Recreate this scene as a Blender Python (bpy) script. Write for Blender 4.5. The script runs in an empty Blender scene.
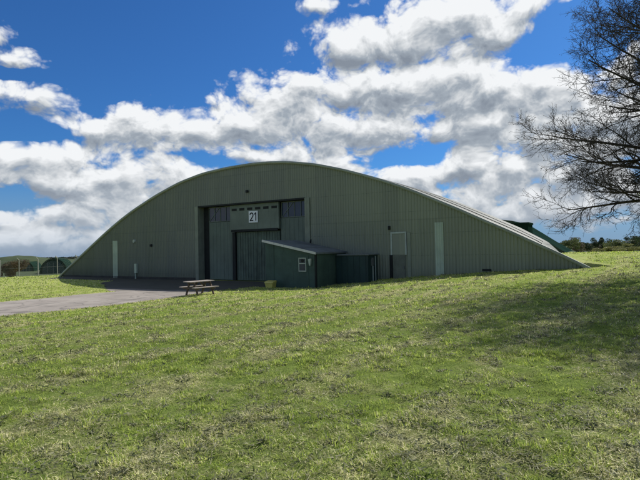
import bpy, bmesh, math, random
import numpy as np
from mathutils import Vector, Matrix
R = math.radians
rng = np.random.default_rng(21)
random.seed(21)
sc = bpy.context.scene
COL = sc.collection

# ------------------------------------------------------------------ camera constants
F, PITCH, ROLL, EYE = 488.5, R(.85), R(1.145), 1.6
A = R(30.8); XC, YC = -4.522, 30.0            # hangar front: centre and turn
ca, sa = math.cos(A), math.sin(A)
HM = Matrix(((ca, sa, 0, XC), (-sa, ca, 0, YC), (0, 0, 1, 0), (0, 0, 0, 1)))   # local x = along front, local y = into hangar
BASE = -.38
SUN_AZ, SUN_EL = R(49), R(47.5)

def ray(px, py):
    x = (px-320)/F; y = (240-py)/F
    c, s = math.cos(ROLL), math.sin(ROLL)
    x, y = x*c+y*s, y*c-x*s
    return x, math.cos(PITCH)-y*math.sin(PITCH), y*math.cos(PITCH)+math.sin(PITCH)
def at(px, py, Y):                            # point at distance Y along the view axis
    r = ray(px, py); t = Y/r[1]
    return Vector((r[0]*t, Y, EYE+r[2]*t))
def loc(u, n, z=0.):                          # hangar coordinates (n outward) -> world
    return HM @ Vector((u, -n, z))

# ------------------------------------------------------------------ object helpers
def tag(o, label=None, cat=None, group=None, kind=None):
    if label: o['label'] = label
    if cat: o['category'] = cat
    if group: o['group'] = group
    if kind: o['kind'] = kind
    return o
def empty(name, location=(0, 0, 0), rz=0, label=None, cat=None, group=None, mat=None):
    o = bpy.data.objects.new(name, None); COL.objects.link(o)
    if mat is not None: o.matrix_world = mat
    else: o.location = location; o.rotation_euler = (0, 0, rz)
    return tag(o, label, cat, group)
def link(name, me, m=None, parent=None):
    o = bpy.data.objects.new(name, me); COL.objects.link(o)
    if m is not None: me.materials.append(m)
    if parent is not None: o.parent = parent
    return o
def np_mesh(name, V, faces_flat, n_per, smooth=False):
    me = bpy.data.meshes.new(name)
    V = np.asarray(V, np.float32); faces_flat = np.asarray(faces_flat, np.int32).ravel()
    nf = len(faces_flat)//n_per
    me.vertices.add(len(V)); me.vertices.foreach_set('co', V.ravel())
    me.loops.add(len(faces_flat)); me.loops.foreach_set('vertex_index', faces_flat)
    me.polygons.add(nf)
    me.polygons.foreach_set('loop_start', np.arange(nf, dtype=np.int32)*n_per)
    if smooth: me.polygons.foreach_set('use_smooth', np.ones(nf, bool))
    me.update(calc_edges=True)
    return me
class MB:
    def __init__(s): s.bm = bmesh.new()
    def box(s, x0, x1, y0, y1, z0, z1, bev=0, M=None):
        vs = [s.bm.verts.new(p) for p in [(x0,y0,z0),(x1,y0,z0),(x1,y1,z0),(x0,y1,z0),(x0,y0,z1),(x1,y0,z1),(x1,y1,z1),(x0,y1,z1)]]
        fs = [s.bm.faces.new([vs[i] for i in f]) for f in [(3,2,1,0),(4,5,6,7),(0,1,5,4),(1,2,6,5),(2,3,7,6),(3,0,4,7)]]
        if bev:
            r = bmesh.ops.bevel(s.bm, geom=list({e for f in fs for e in f.edges}), offset=bev, segments=1, affect='EDGES')
            vs = list({v for f in r['faces'] for v in f.verts}) if M else vs
        if M is not None: bmesh.ops.transform(s.bm, matrix=M, verts=vs)
        return s
    def bar(s, p, q, w, d, up=(0, 0, 1)):     # square bar between two points
        p, q = Vector(p), Vector(q); z = (q-p).normalized(); up = Vector(up)
        x = z.cross(up)
        if x.length < 1e-4: x = z.cross(Vector((0, 1, 0)))
        x.normalize(); y = x.cross(z)
        vs = []
        for c in (p, q):
            for a, b in ((-1,-1),(1,-1),(1,1),(-1,1)): vs.append(s.bm.verts.new(c+x*a*w/2+y*b*d/2))
        for f in [(3,2,1,0),(4,5,6,7),(0,1,5,4),(1,2,6,5),(2,3,7,6),(3,0,4,7)]: s.bm.faces.new([vs[i] for i in f])
        return s
    def tube(s, p, q, r0, r1=None, n=10):
        r1 = r0 if r1 is None else r1
        p, q = Vector(p), Vector(q); z = (q-p).normalized()
        x = z.cross(Vector((0, 0, 1)))
        if x.length < 1e-4: x = Vector((1, 0, 0))
        x.normalize(); y = z.cross(x)
        a = [s.bm.verts.new(p+(x*math.cos(t)+y*math.sin(t))*r0) for t in [2*math.pi*i/n for i in range(n)]]
        b = [s.bm.verts.new(q+(x*math.cos(t)+y*math.sin(t))*r1) for t in [2*math.pi*i/n for i in range(n)]]
        for i in range(n): s.bm.faces.new((a[i], a[(i+1) % n], b[(i+1) % n], b[i]))
        s.bm.faces.new(a[::-1]); s.bm.faces.new(b)
        return s
    def prism(s, pts, d):                     # closed polygon extruded by vector d
        d = Vector(d); a = [s.bm.verts.new(p) for p in pts]; b = [s.bm.verts.new(Vector(p)+d) for p in pts]
        n = len(pts)
        for i in range(n): s.bm.faces.new((a[i], a[(i+1) % n], b[(i+1) % n], b[i]))
        s.bm.faces.new(a[::-1]); s.bm.faces.new(b)
        return s
    def build(s, name, m, parent=None):
        bmesh.ops.recalc_face_normals(s.bm, faces=s.bm.faces)
        me = bpy.data.meshes.new(name); s.bm.to_mesh(me); s.bm.free()
        return link(name, me, m, parent)

# ------------------------------------------------------------------ node helpers
class NT:
    def __init__(s, tree): s.t = tree
    def n(s, typ, ins=None, **kw):
        nd = s.t.nodes.new(typ)
        for k, v in kw.items(): setattr(nd, k, v)
        for k, v in (ins or {}).items():
            sock = nd.inputs[k]
            if hasattr(v, 'is_linked') or isinstance(v, bpy.types.NodeSocket): s.t.links.new(v, sock)
            else: sock.default_value = v
        return nd
    def math(s, op, a, b=0., c=0., clamp=False):
        nd = s.n('ShaderNodeMath', {0: a, 1: b, 2: c}, operation=op, use_clamp=clamp); return nd.outputs[0]
    def vec(s, op, a, b=(0, 0, 0), c=None):
        ins = {0: a, 1: b}
        if c is not None: ins[2] = c
        nd = s.n('ShaderNodeVectorMath', ins, operation=op); return nd.outputs[0]
    def noise(s, v, scale, detail=4, rough=.55, col=False, dist=0.):
        nd = s.n('ShaderNodeTexNoise', {'Vector': v, 'Scale': scale, 'Detail': detail, 'Roughness': rough, 'Distortion': dist})
        return nd.outputs['Color' if col else 'Fac']
    def ramp(s, f, a, b, ca=0., cb=1., smooth=True):
        nd = s.n('ShaderNodeMapRange', {'Value': f, 'From Min': a, 'From Max': b, 'To Min': ca, 'To Max': cb},
                 interpolation_type='SMOOTHSTEP' if smooth else 'LINEAR'); return nd.outputs[0]
    def mix(s, f, a, b, blend='MIX'):
        nd = s.t.nodes.new('ShaderNodeMix'); nd.data_type = 'RGBA'; nd.blend_type = blend
        for sock, v in ((nd.inputs[0], f), (nd.inputs[6], a), (nd.inputs[7], b)):
            if isinstance(v, bpy.types.NodeSocket): s.t.links.new(v, sock)
            elif isinstance(v, (int, float)): sock.default_value = v
            else: sock.default_value = (*v, 1) if len(v) == 3 else v
        return nd.outputs[2]
def new_mat(name):
    m = bpy.data.materials.new(name); m.use_nodes = True; m.node_tree.nodes.clear()
    t = NT(m.node_tree); return m, t
def finish(t, bsdf): t.n('ShaderNodeOutputMaterial', {0: bsdf})
def weathered(name, c, var=.25, rough=.7, scale=1.5, dirt=(.05, .05, .04), dirt_amt=.3, metal=0., spec=.3, streak=True, bump=.0):
    """painted / weathered surface: blotchy tone, vertical rain streaks, fine grain"""
    m, t = new_mat(name)
    o = t.n('ShaderNodeTexCoord').outputs['Object']
    big = t.noise(o, scale, 5, .6)
    st = t.noise(t.vec('MULTIPLY', o, (5, 5, .35) if streak else (6, 6, 6)), 1.3, 5, .65)
    fine = t.noise(o, 45, 3, .6)
    k = t.math('ADD', t.math('MULTIPLY', big, .6), t.math('MULTIPLY', fine, .4))
    lo = tuple(v*(1-var) for v in c); hi = tuple(min(v*(1+var), .9) for v in c)
    base = t.mix(t.ramp(k, .33, .67), lo, hi)
    base = t.mix(t.math('MULTIPLY', t.ramp(st, .5, .75), dirt_amt), base, dirt)
    ins = {'Base Color': base, 'Roughness': rough, 'Metallic': metal, 'Specular IOR Level': spec}
    if bump:
        ins['Normal'] = t.n('ShaderNodeBump', {'Height': t.noise(o, 30, 5, .6), 'Strength': bump, 'Distance': .02}).outputs[0]
    finish(t, t.n('ShaderNodeBsdfPrincipled', ins).outputs[0])
    return m

# ------------------------------------------------------------------ terrain
CP = [(0,0,0),(-2,3.5,0),(2.5,3.5,.05),(0,8,-.04),(-4,10,-.13),(4,9,.05),(0,15,-.13),(-3,18,-.22),(-.3,20.5,-.24),(2.5,22,-.1),
      (0,24,-.36),(-3.4,20.6,-.32),(10,12,.3),(12,17,.48),(20,20,.7),(25,35,.75),(35,50,.45),(43,75,0.),(60,120,-1.2),(60,40,.5),(13.7,27.3,.93),(17,30,.9),
      (-10,20,-.46),(-12.4,22,-.47),(-9,17,-.45),(-7,20,-.45),(-6.5,23,-.45),(-6,26,-.42),(-20,36,-.40),(-15,28,-.46),(-22,40,-.45),(-30,50,-.9),(-42,69,-1.7),
      (-60,60,-1.7),(-20,20,-.5),(-14,10,-.3),(-10,0,0),(0,50,.0),(-10,70,-.6),(0,-15,.1),(10,-10,.2),(-15,-10,0),(30,0,.7),(-40,10,-.6),(-70,-10,-.8),(60,-20,.6),
      (-100,180,-5.6),(-150,150,-5.2),(-60,180,-5.2),(-120,250,-4.2),(0,180,-3.2),(120,160,-2.0),(0,-200,-1),(200,0,-1),(-220,0,-3)]
for u, n, z in [(9.9,.3,-.06),(12,.3,.12),(15,.3,.33),(18.3,0,.5),(20.5,0,.62),(-3,.2,BASE-.02),(3,.3,BASE-.02),(7.6,1.8,-.3),(-19.6,0,-.38),(-12,0,-.4),(0,-6,-.3),(-10,-6,-.3),(10,-6,.1)]:
    p = loc(u, n); CP.append((p.x, p.y, z))
for k in range(12):
    for rr, z in ((330, -1.0), (900, -3.), (3000, -8.)):
        if k in (9, 10, 11): z = {330: -2.9, 900: -10., 3000: -32.}[rr]
        CP.append((rr*math.sin(k*math.pi/6), rr*math.cos(k*math.pi/6), z))
CP = np.array(CP, float)
def warp(x, y):
    r = np.sqrt(x*x+y*y)+1e-9; k = 12*np.log1p(r/12)/r*1.0
    return np.stack([x*k, y*k], -1)
def tps_k(d2): return .5*d2*np.log(d2+1e-9)
_W = warp(CP[:, 0], CP[:, 1]); _n = len(CP)
_K = tps_k(((_W[:, None]-_W[None])**2).sum(-1))+np.eye(_n)*.02
_P = np.hstack([np.ones((_n, 1)), _W])
_L = np.block([[_K, _P], [_P.T, np.zeros((3, 3))]])
_S = np.linalg.solve(_L, np.concatenate([CP[:, 2], np.zeros(3)]))
def H0(x, y):
    x = np.atleast_1d(np.asarray(x, float)); y = np.atleast_1d(np.asarray(y, float)); out = np.empty(x.shape)
    xf, yf, of = x.ravel(), y.ravel(), out.ravel()
    for i in range(0, len(xf), 40000):
        w = warp(xf[i:i+40000], yf[i:i+40000])
        d2 = ((w[:, None]-_W[None])**2).sum(-1)
        of[i:i+40000] = tps_k(d2)@_S[:_n]+_S[_n]+w@_S[_n+1:]
    return of.reshape(x.shape)
_perm = rng.random((256, 256))
def vnoise(x, y):
    xi = np.floor(x).astype(int); yi = np.floor(y).astype(int); fx = x-xi; fy = y-yi
    fx = fx*fx*(3-2*fx); fy = fy*fy*(3-2*fy)
    g = lambda a, b: _perm[a & 255, b & 255]
    return (g(xi, yi)*(1-fx)+g(xi+1, yi)*fx)*(1-fy)+(g(xi, yi+1)*(1-fx)+g(xi+1, yi+1)*fx)*fy
def fbm(x, y, o=4):
    a, s, t = 1., 0., 0.
    for i in range(o): s = s+a*vnoise(x*2**i+17*i, y*2**i+5*i); t += a; a *= .55
    return s/t
def un(x, y): return (x-XC)*ca-(y-YC)*sa, -(x-XC)*sa-(y-YC)*ca
def road_c(n): return np.where(n > 8, -.05*(np.maximum(n-8, 0))**1.35, 0.)
def paved(x, y):
    """signed amount inside the tarmac (metres, >0 inside)"""
    u, n = un(x, y)
    wob = (vnoise(x*.8, y*.8)-.5)*.35+(vnoise(x*3, y*3)-.5)*.12
    road = 2.95-np.abs(u-road_c(n)-.05)+wob
    road = np.where(n > -1, road, -5)
    ap = np.minimum(np.minimum(u+10, 6.6-u), np.minimum(7.3-n-np.maximum(0, -3.2-u)*.62, n+1))
    ap = np.where(u > 2.8, np.minimum(ap, 3.2-n), ap)+wob
    ap = np.maximum(ap, np.minimum(np.minimum(u+18.6, 5-u), np.minimum(2.1-n, n+1))+wob)  # strip along the front, added to carry the painted shadow tone
    return np.maximum(road, ap)
def in_building(x, y):
    u, n = un(x, y)
    return ((n < .12) & (n > -7.2) & (u > -19.4) & (u < 18.2)) | ((u > 3.8) & (u < 7) & (n > 0) & (n < 3.35)) | ((u > 6.8) & (u < 8.9) & (n > 0) & (n < 1.4))
def dry(x, y):
    """0 green .. 1 straw: mown rows running across the lawn"""
    a = R(54); p = x*math.cos(a)+y*math.sin(a); q = -x*math.sin(a)+y*math.cos(a)
    wv = q+.35*(vnoise(p*.3, q*.3)-.5)+.2*(vnoise(x*1.4, y*1.4)-.5)
    rows = .5+.5*np.sin(wv*2*math.pi/1.55); rows = rows**3
    return np.clip(.26*fbm(p*.5+40, q*1.0, 3)+.30*fbm(x*2.3, y*2.3, 3)+.24*fbm(x*7, y*7, 3)+.16*rows+.02+.07*fbm(x*.18, y*.18, 2), 0, 1)
def H(x, y):
    x = np.asarray(x, float); y = np.asarray(y, float)
    h = H0(x, y); r = np.sqrt(x*x+(y-4)**2)
    k = np.clip(1-paved(x, y)*0-np.clip(paved(x, y)+.5, 0, 1), 0, 1)
    fade = np.clip(1.3-r/40, .15, 1)
    h = h+k*fade*((fbm(x*1.3, y*1.3, 3)-.5)*.07+(fbm(x*4.2, y*4.2, 3)-.5)*.095)
    return h-np.clip(paved(x, y), 0, .6)*.02

def axis(c, s, lim, n):
    t = np.linspace(-1, 1, n); k = math.asinh(lim/s); return c+s*np.sinh(t*k)
gx = axis(0, 3.2, 3500, 860); gy = axis(7, 3.6, 3500, 860)
GX, GY = np.meshgrid(gx, gy); GZ = H(GX, GY)
n = 860
idx = np.arange(n*n).reshape(n, n)
quads = np.stack([idx[:-1, :-1], idx[:-1, 1:], idx[1:, 1:], idx[1:, :-1]], -1).reshape(-1, 4)
me = np_mesh('ground', np.stack([GX, GY, GZ], -1).reshape(-1, 3), quads, 4, True)

# ground material (dry map recreated as vertex attribute from the same field that drives the blades)
at_ = me.attributes.new('dryness', 'FLOAT', 'POINT'); at_.data.foreach_set('value', dry(GX, GY).ravel().astype(np.float32))
m, t = new_mat('mown_grass')
o = t.n('ShaderNodeTexCoord').outputs['Object']
d = t.n('ShaderNodeAttribute', attribute_name='dryness').outputs['Fac']
nz = t.noise(o, 7, 6, .75); nf = t.noise(o, 34, 5, .75); nl = t.noise(o, .12, 4, .6); n1 = t.noise(o, 1.1, 5, .65)
dd = t.math('ADD', t.math('ADD', d, t.math('MULTIPLY', t.math('SUBTRACT', nz, .5), .7)), t.math('MULTIPLY', t.math('SUBTRACT', n1, .5), .5))
g1 = t.mix(t.ramp(nf, .35, .65), (.122, .189, .027), (.293, .378, .073))
g2 = t.mix(t.ramp(nf, .35, .65), (.268, .268, .104), (.561, .525, .256))
c = t.mix(t.ramp(dd, .36, .72), g1, g2)
c = t.mix(t.ramp(nl, .4, .65, 0, .35), c, (.366, .439, .091))
c = t.mix(t.ramp(t.noise(o, 11, 6, .75), .54, .70, 0, .8), c, (.05, .075, .02))
geo = t.n('ShaderNodeCameraData')
midn = t.noise(t.vec('MULTIPLY', o, (1, .8, 1)), 2.2, 6, .8)
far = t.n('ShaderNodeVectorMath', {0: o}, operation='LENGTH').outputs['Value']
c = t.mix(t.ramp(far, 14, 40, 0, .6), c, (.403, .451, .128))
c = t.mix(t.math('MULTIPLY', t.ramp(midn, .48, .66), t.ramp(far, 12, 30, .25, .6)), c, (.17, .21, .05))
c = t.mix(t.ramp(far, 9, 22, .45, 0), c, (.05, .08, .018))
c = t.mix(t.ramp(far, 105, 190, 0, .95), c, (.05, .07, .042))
bp = t.n('ShaderNodeBump', {'Height': t.math('ADD', nf, t.math('MULTIPLY', nz, 1.5)), 'Strength': .8, 'Distance': .035})
b = t.n('ShaderNodeBsdfPrincipled', {'Base Color': c, 'Roughness': .95, 'Specular IOR Level': .1, 'Normal': bp.outputs[0]})
finish(t, b.outputs[0]); t.t.nodes.remove(geo)
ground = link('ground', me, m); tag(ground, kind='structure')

# tarmac: one conforming sheet clipped from a fine grid along the road
V, Q = [], []
us = np.arange(-19.5, 8.01, .15); ns = np.arange(.02, 26, .15)
U, N = np.meshgrid(us, ns)
PX = XC+U*ca-N*sa; PY = YC-U*sa-N*ca
U2 = np.where(N > 8, U+road_c(N), U)           # let the far strip follow the bend
PX = XC+U2*ca-N*sa; PY = YC-U2*sa-N*ca
ins = paved(PX, PY)
PZ = H0(PX, PY)+.006+.0*N
idx = np.arange(U.size).reshape(U.shape)
q = np.stack([idx[:-1, :-1], idx[:-1, 1:], idx[1:, 1:], idx[1:, :-1]], -1)
ok = (ins[:-1, :-1] > 0) & (ins[1:, 1:] > 0) & (ins[:-1, 1:] > 0) & (ins[1:, :-1] > 0)
me = np_mesh('tarmac', np.stack([PX, PY, PZ], -1).reshape(-1, 3), q[ok], 4, True)
m, t = new_mat('tarmac')
o = t.n('ShaderNodeTexCoord').outputs['Object']
c = t.mix(t.ramp(t.noise(o, .8, 5, .65), .35, .65), (.245, .215, .180), (.35, .312, .265))
c = t.mix(t.ramp(t.noise(o, 120, 3, .7), .4, .65, 0, .6), c, (.33, .30, .28))
c = t.mix(t.ramp(t.noise(t.vec('MULTIPLY', o, (.5, 1.6, 1)), .9, 4, .6), .58, .68, 0, .55), c, (.075, .068, .062))
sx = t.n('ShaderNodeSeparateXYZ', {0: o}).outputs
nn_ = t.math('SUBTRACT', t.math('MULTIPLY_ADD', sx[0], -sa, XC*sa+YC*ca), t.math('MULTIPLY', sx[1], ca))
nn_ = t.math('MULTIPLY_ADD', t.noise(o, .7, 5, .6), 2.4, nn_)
c = t.mix(t.ramp(nn_, 6.4, 8.4, .88, 0), c, (.036, .041, .028))  # near-black towards the doors: depth of the hangar's shadow put into the colour
crk = t.n('ShaderNodeTexVoronoi', {'Vector': t.vec('ADD', o, t.vec('MULTIPLY', t.noise(o, 1.5, 4, .6, col=True), (.8, .8, 0))), 'Scale': .45}, feature='DISTANCE_TO_EDGE').outputs['Distance']
c = t.mix(t.ramp(crk, .003, .014, .4, 0), c, (.05, .05, .045))
bp = t.n('ShaderNodeBump', {'Height': t.noise(o, 90, 4, .7), 'Strength': .5, 'Distance': .012})
finish(t, t.n('ShaderNodeBsdfPrincipled', {'Base Color': c, 'Roughness': .9, 'Specular IOR Level': .25, 'Normal': bp.outputs[0]}).outputs[0])
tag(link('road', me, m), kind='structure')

# ------------------------------------------------------------------ grass blades and clippings (uncountable)
def visible_points(nn, ymax, ymin=2.6, p=1.0):
    y = ymin+(ymax-ymin)*rng.random(nn)**p
    x = (rng.random(nn)*2-1)*(y*.78+1.6)
    return x, y
def blades(nn, ymin, ymax, lmin, lmax, wid, lean, p, flat=False, carpet=False):
    x, y = visible_points(nn, ymax, ymin, p)
    D = dry(x, y)
    pv = paved(x, y)
    cl = fbm(x*4.5+9, y*4.5, 3)
    keep = (~in_building(x, y)) & (pv < .20*rng.random(nn)**2)
    keep &= (rng.random(nn) < (np.clip((D-.42)*4, .06, 1) if flat else (1 if carpet else np.clip(.35+1.6*(cl-.35), .1, 1))))
    x, y, D, cl = x[keep], y[keep], D[keep], cl[keep]; k = len(x)
    z = H(x, y)
    th = rng.random(k)*2*math.pi; L = lmin+(lmax-lmin)*rng.random(k)**1.5
    cl2 = fbm(x*11+3, y*11, 2)
    if not flat: L *= (.5+.8*np.clip((cl-.3)*2, 0, 1))*(.62+.75*np.clip((cl2-.3)*2.2, 0, 1))
    le = lean[0]+(lean[1]-lean[0])*rng.random(k)         # angle from vertical
    dx, dy = np.cos(th), np.sin(th)
    hx, hz = np.sin(le)*L, np.cos(le)*L
    w = wid*(.6+.8*rng.random(k))*(1+y*.03)
    px, py = -dy*w/2, dx*w/2
    z0 = z-.004+(rng.random(k)*.03 if flat else 0)
    b0 = np.stack([x-px, y-py, z0], -1); b1 = np.stack([x+px, y+py, z0], -1)
    mx, mz = hx*.45, hz*.62
    m0 = np.stack([x+dx*mx-px*.8, y+dy*mx-py*.8, z0+mz], -1); m1 = np.stack([x+dx*mx+px*.8, y+dy*mx+py*.8, z0+mz], -1)
    tp = np.stack([x+dx*hx, y+dy*hx, z0+hz*.93+(.004 if flat else 0)], -1)
    V = np.stack([b0, b1, m0, m1, tp], 1).reshape(-1, 3)
    i = (np.arange(k)*5)[:, None]
    T = np.concatenate([i+np.array([[0, 1, 3]]), i+np.array([[0, 3, 2]]), i+np.array([[2, 3, 4]])], 1).reshape(-1, 3)
    r = rng.random(k)[:, None]; r2 = rng.random(k)
    green = np.array([.19, .285, .04])*(1-r)+np.array([.52, .585, .125])*r
    straw = np.array([.48, .46, .20])*(1-r)+np.array([.76, .70, .42])*r
    dull = np.array([.14, .18, .06])*(1-r)+np.array([.32, .34, .17])*r
    s = ((D+(r2-.5)*.5) > (.40 if flat else .66))[:, None]
    C = np.where(s, straw, green)
    C = np.where((rng.random(k) < (.22 if flat else .13))[:, None], dull, C)
    C = C*(.50+.78*np.clip((cl2-.22)*2, 0, 1))[:, None]*(.9+.25*rng.random((k, 1)))
    C = np.repeat(np.concatenate([C, np.ones((k, 1))], 1), 5, 0)
    return V, T, C
def blade_object(name, sets, mat):
    Vs, Ts, Cs, off = [], [], [], 0
    for V, T, C in sets: Vs.append(V); Ts.append(T+off); Cs.append(C); off += len(V)
    me = np_mesh(name, np.concatenate(Vs), np.concatenate(Ts), 3)
    a = me.color_attributes.new('tint', 'FLOAT_COLOR', 'POINT'); a.data.foreach_set('color', np.concatenate(Cs).astype(np.float32).ravel())
    return link(name, me, mat)
def leaf_mat(name, trans=.35, attr='tint', col=None):
    m, t = new_mat(name)
    if col is None: c = t.n('ShaderNodeAttribute', attribute_name=attr).outputs['Color']
    else:
        o = t.n('ShaderNodeTexCoord').outputs['Object']
        c = t.mix(t.ramp(t.noise(o, 3., 4, .7), .3, .7), tuple(v*.55 for v in col), tuple(v*1.5 for v in col))
    d1 = t.n('ShaderNodeBsdfPrincipled', {'Base Color': c, 'Roughness': .6, 'Specular IOR Level': .25}).outputs[0]
    d2 = t.n('ShaderNodeBsdfTranslucent', {'Color': c}).outputs[0]
    finish(t, t.n('ShaderNodeMixShader', {0: trans, 1: d1, 2: d2}).outputs[0]); return m
GM = leaf_mat('grass_blades', .5); CM = leaf_mat('dry_clippings', .3)
g = blade_object('grass', [blades(260000, 2.2, 9, .012, .03, .0055, (.3, 1.35), 1.25, False, True), blades(230000, 2.2, 7, .025, .07, .0045, (.35, 1.35), 1.35),
                           blades(220000, 6.5, 14, .03, .075, .0075, (.35, 1.32), 1.2),
                           blades(165000, 13, 30, .035, .08, .016, (.2, 1.2), 1.1), blades(70000, 28, 60, .05, .10, .03, (.2, 1.2), 1.0)], GM)
tag(g, 'short mown green grass over the whole lawn', 'grass', kind='stuff')
g = blade_object('grass_clippings', [blades(95000, 2.4, 8, .02, .075, .0042, (1.25, 1.62), 1.3, True),
                                     blades(100000, 7.5, 20, .03, .10, .0085, (1.25, 1.6), 1.2, True)], CM)
tag(g, 'dry straw coloured cuttings lying in rows on the lawn', 'grass clippings', kind='stuff')
# small clods of wilted cuttings: tangles of short blades heaped together
def clods(nc, per):
    x, y = visible_points(nc*3, 24, 2.8, 1.25); D = dry(x, y)
    keep = (paved(x, y) < -.2) & (~in_building(x, y)) & (rng.random(nc*3) < np.clip((D-.38)*4, .05, 1)); x, y = x[keep][:nc], y[keep][:nc]
    k = len(x); rad = .03+.07*rng.random(k)**2
    X = np.repeat(x, per)+rng.normal(size=k*per)*np.repeat(rad, per)*1.3; Y = np.repeat(y, per)+rng.normal(size=k*per)*np.repeat(rad, per)*.8
    Z = H(X, Y)+np.abs(rng.normal(size=k*per))*np.repeat(rad, per)*.32
    th = rng.random(k*per)*2*math.pi; L = .025+.05*rng.random(k*per); ti = rng.normal(size=k*per)*.45
    d = np.stack([np.cos(th)*np.cos(ti), np.sin(th)*np.cos(ti), np.sin(ti)], -1)*L[:, None]
    s = np.stack([-np.sin(th), np.cos(th), rng.normal(size=k*per)*.6], -1)*(.004+.0005*Y)[:, None]
    P = np.stack([X, Y, Z], -1)
    V = np.stack([P-s, P+s, P+d], 1).reshape(-1, 3); T = np.arange(k*per*3).reshape(-1, 3)
    r = rng.random((k*per, 1)); C = np.array([.05, .07, .03])*(1-r)+np.array([.34, .33, .18])*r
    return V, T, np.repeat(np.concatenate([C, np.ones((k*per, 1))], 1), 3, 0)
g = blade_object('grass_clods', [clods(2600, 26)], CM)
tag(g, 'dark wilted tufts of cut grass scattered on the lawn', 'grass clods', kind='stuff')

# ------------------------------------------------------------------ materials
def cladding(name, c):
    """profiled sheet: broad vertical sheet-to-sheet tone shifts, horizontal lap line, rain marks"""
    m, t = new_mat(name)
    o = t.n('ShaderNodeTexCoord').outputs['Object']
    sp = t.n('ShaderNodeSeparateXYZ', {0: o})
    sheet = t.math('FLOOR', t.math('DIVIDE', sp.outputs[0], 1.0))
    row = t.math('FLOOR', t.math('DIVIDE', t.math('ADD', sp.outputs[2], .4), 3.3))
    wn = t.n('ShaderNodeTexWhiteNoise', {'Vector': t.n('ShaderNodeCombineXYZ', {0: sheet, 1: row}).outputs[0]}, noise_dimensions='3D').outputs[0]
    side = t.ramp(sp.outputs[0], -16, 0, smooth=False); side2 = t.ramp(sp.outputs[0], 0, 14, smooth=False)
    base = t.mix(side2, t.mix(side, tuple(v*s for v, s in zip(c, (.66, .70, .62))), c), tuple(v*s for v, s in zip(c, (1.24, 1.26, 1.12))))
    base = t.mix(t.math('MULTIPLY', t.math('SUBTRACT', wn, .5), .42, clamp=False), base, t.mix(.5, base, (.5, .5, .5)))
    base = t.mix(t.ramp(wn, 0, 1, .0, .32, False), base, (.06, .08, .062))
    st = t.noise(t.vec('MULTIPLY', o, (6, 1, .25)), 1.2, 5, .65)
    base = t.mix(t.ramp(st, .5, .78, 0, .35), base, (.06, .065, .05))
    big = t.noise(o, .5, 5, .6)
    base = t.mix(t.ramp(big, .45, .7, 0, .25), base, (.2, .21, .16))
    rust = t.noise(t.vec('MULTIPLY', o, (9, 1, .16)), 1.0, 4, .7)
    base = t.mix(t.math('MULTIPLY', t.ramp(rust, .62, .76, 0, .45), t.ramp(t.noise(o, .45, 3, .6), .45, .62)), base, (.12, .085, .05))
    lap = t.math('ABSOLUTE', t.math('SUBTRACT', t.math('FRACT', t.math('DIVIDE', t.math('ADD', sp.outputs[2], .4), 3.3)), .5))
    base = t.mix(t.ramp(lap, .485, .498, 0, .18), base, (.045, .055, .045))
    fix = t.math('ABSOLUTE', t.math('SUBTRACT', t.math('FRACT', t.math('DIVIDE', sp.outputs[2], 1.1)), .5))
    base = t.mix(t.math('MULTIPLY', t.ramp(fix, .485, .496, 0, .5), t.ramp(t.noise(o, 26, 2, .5), .48, .55)), base, (.03, .035, .03))
    low = t.ramp(sp.outputs[2], BASE, BASE+1.1, .65, 0)
    base = t.mix(t.math('MULTIPLY', low, t.noise(o, 3, 5, .7)), base, (.05, .06, .03))
    finish(t, t.n('ShaderNodeBsdfPrincipled', {'Base Color': base, 'Roughness': .6, 'Specular IOR Level': .3}).outputs[0])
    return m
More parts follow.
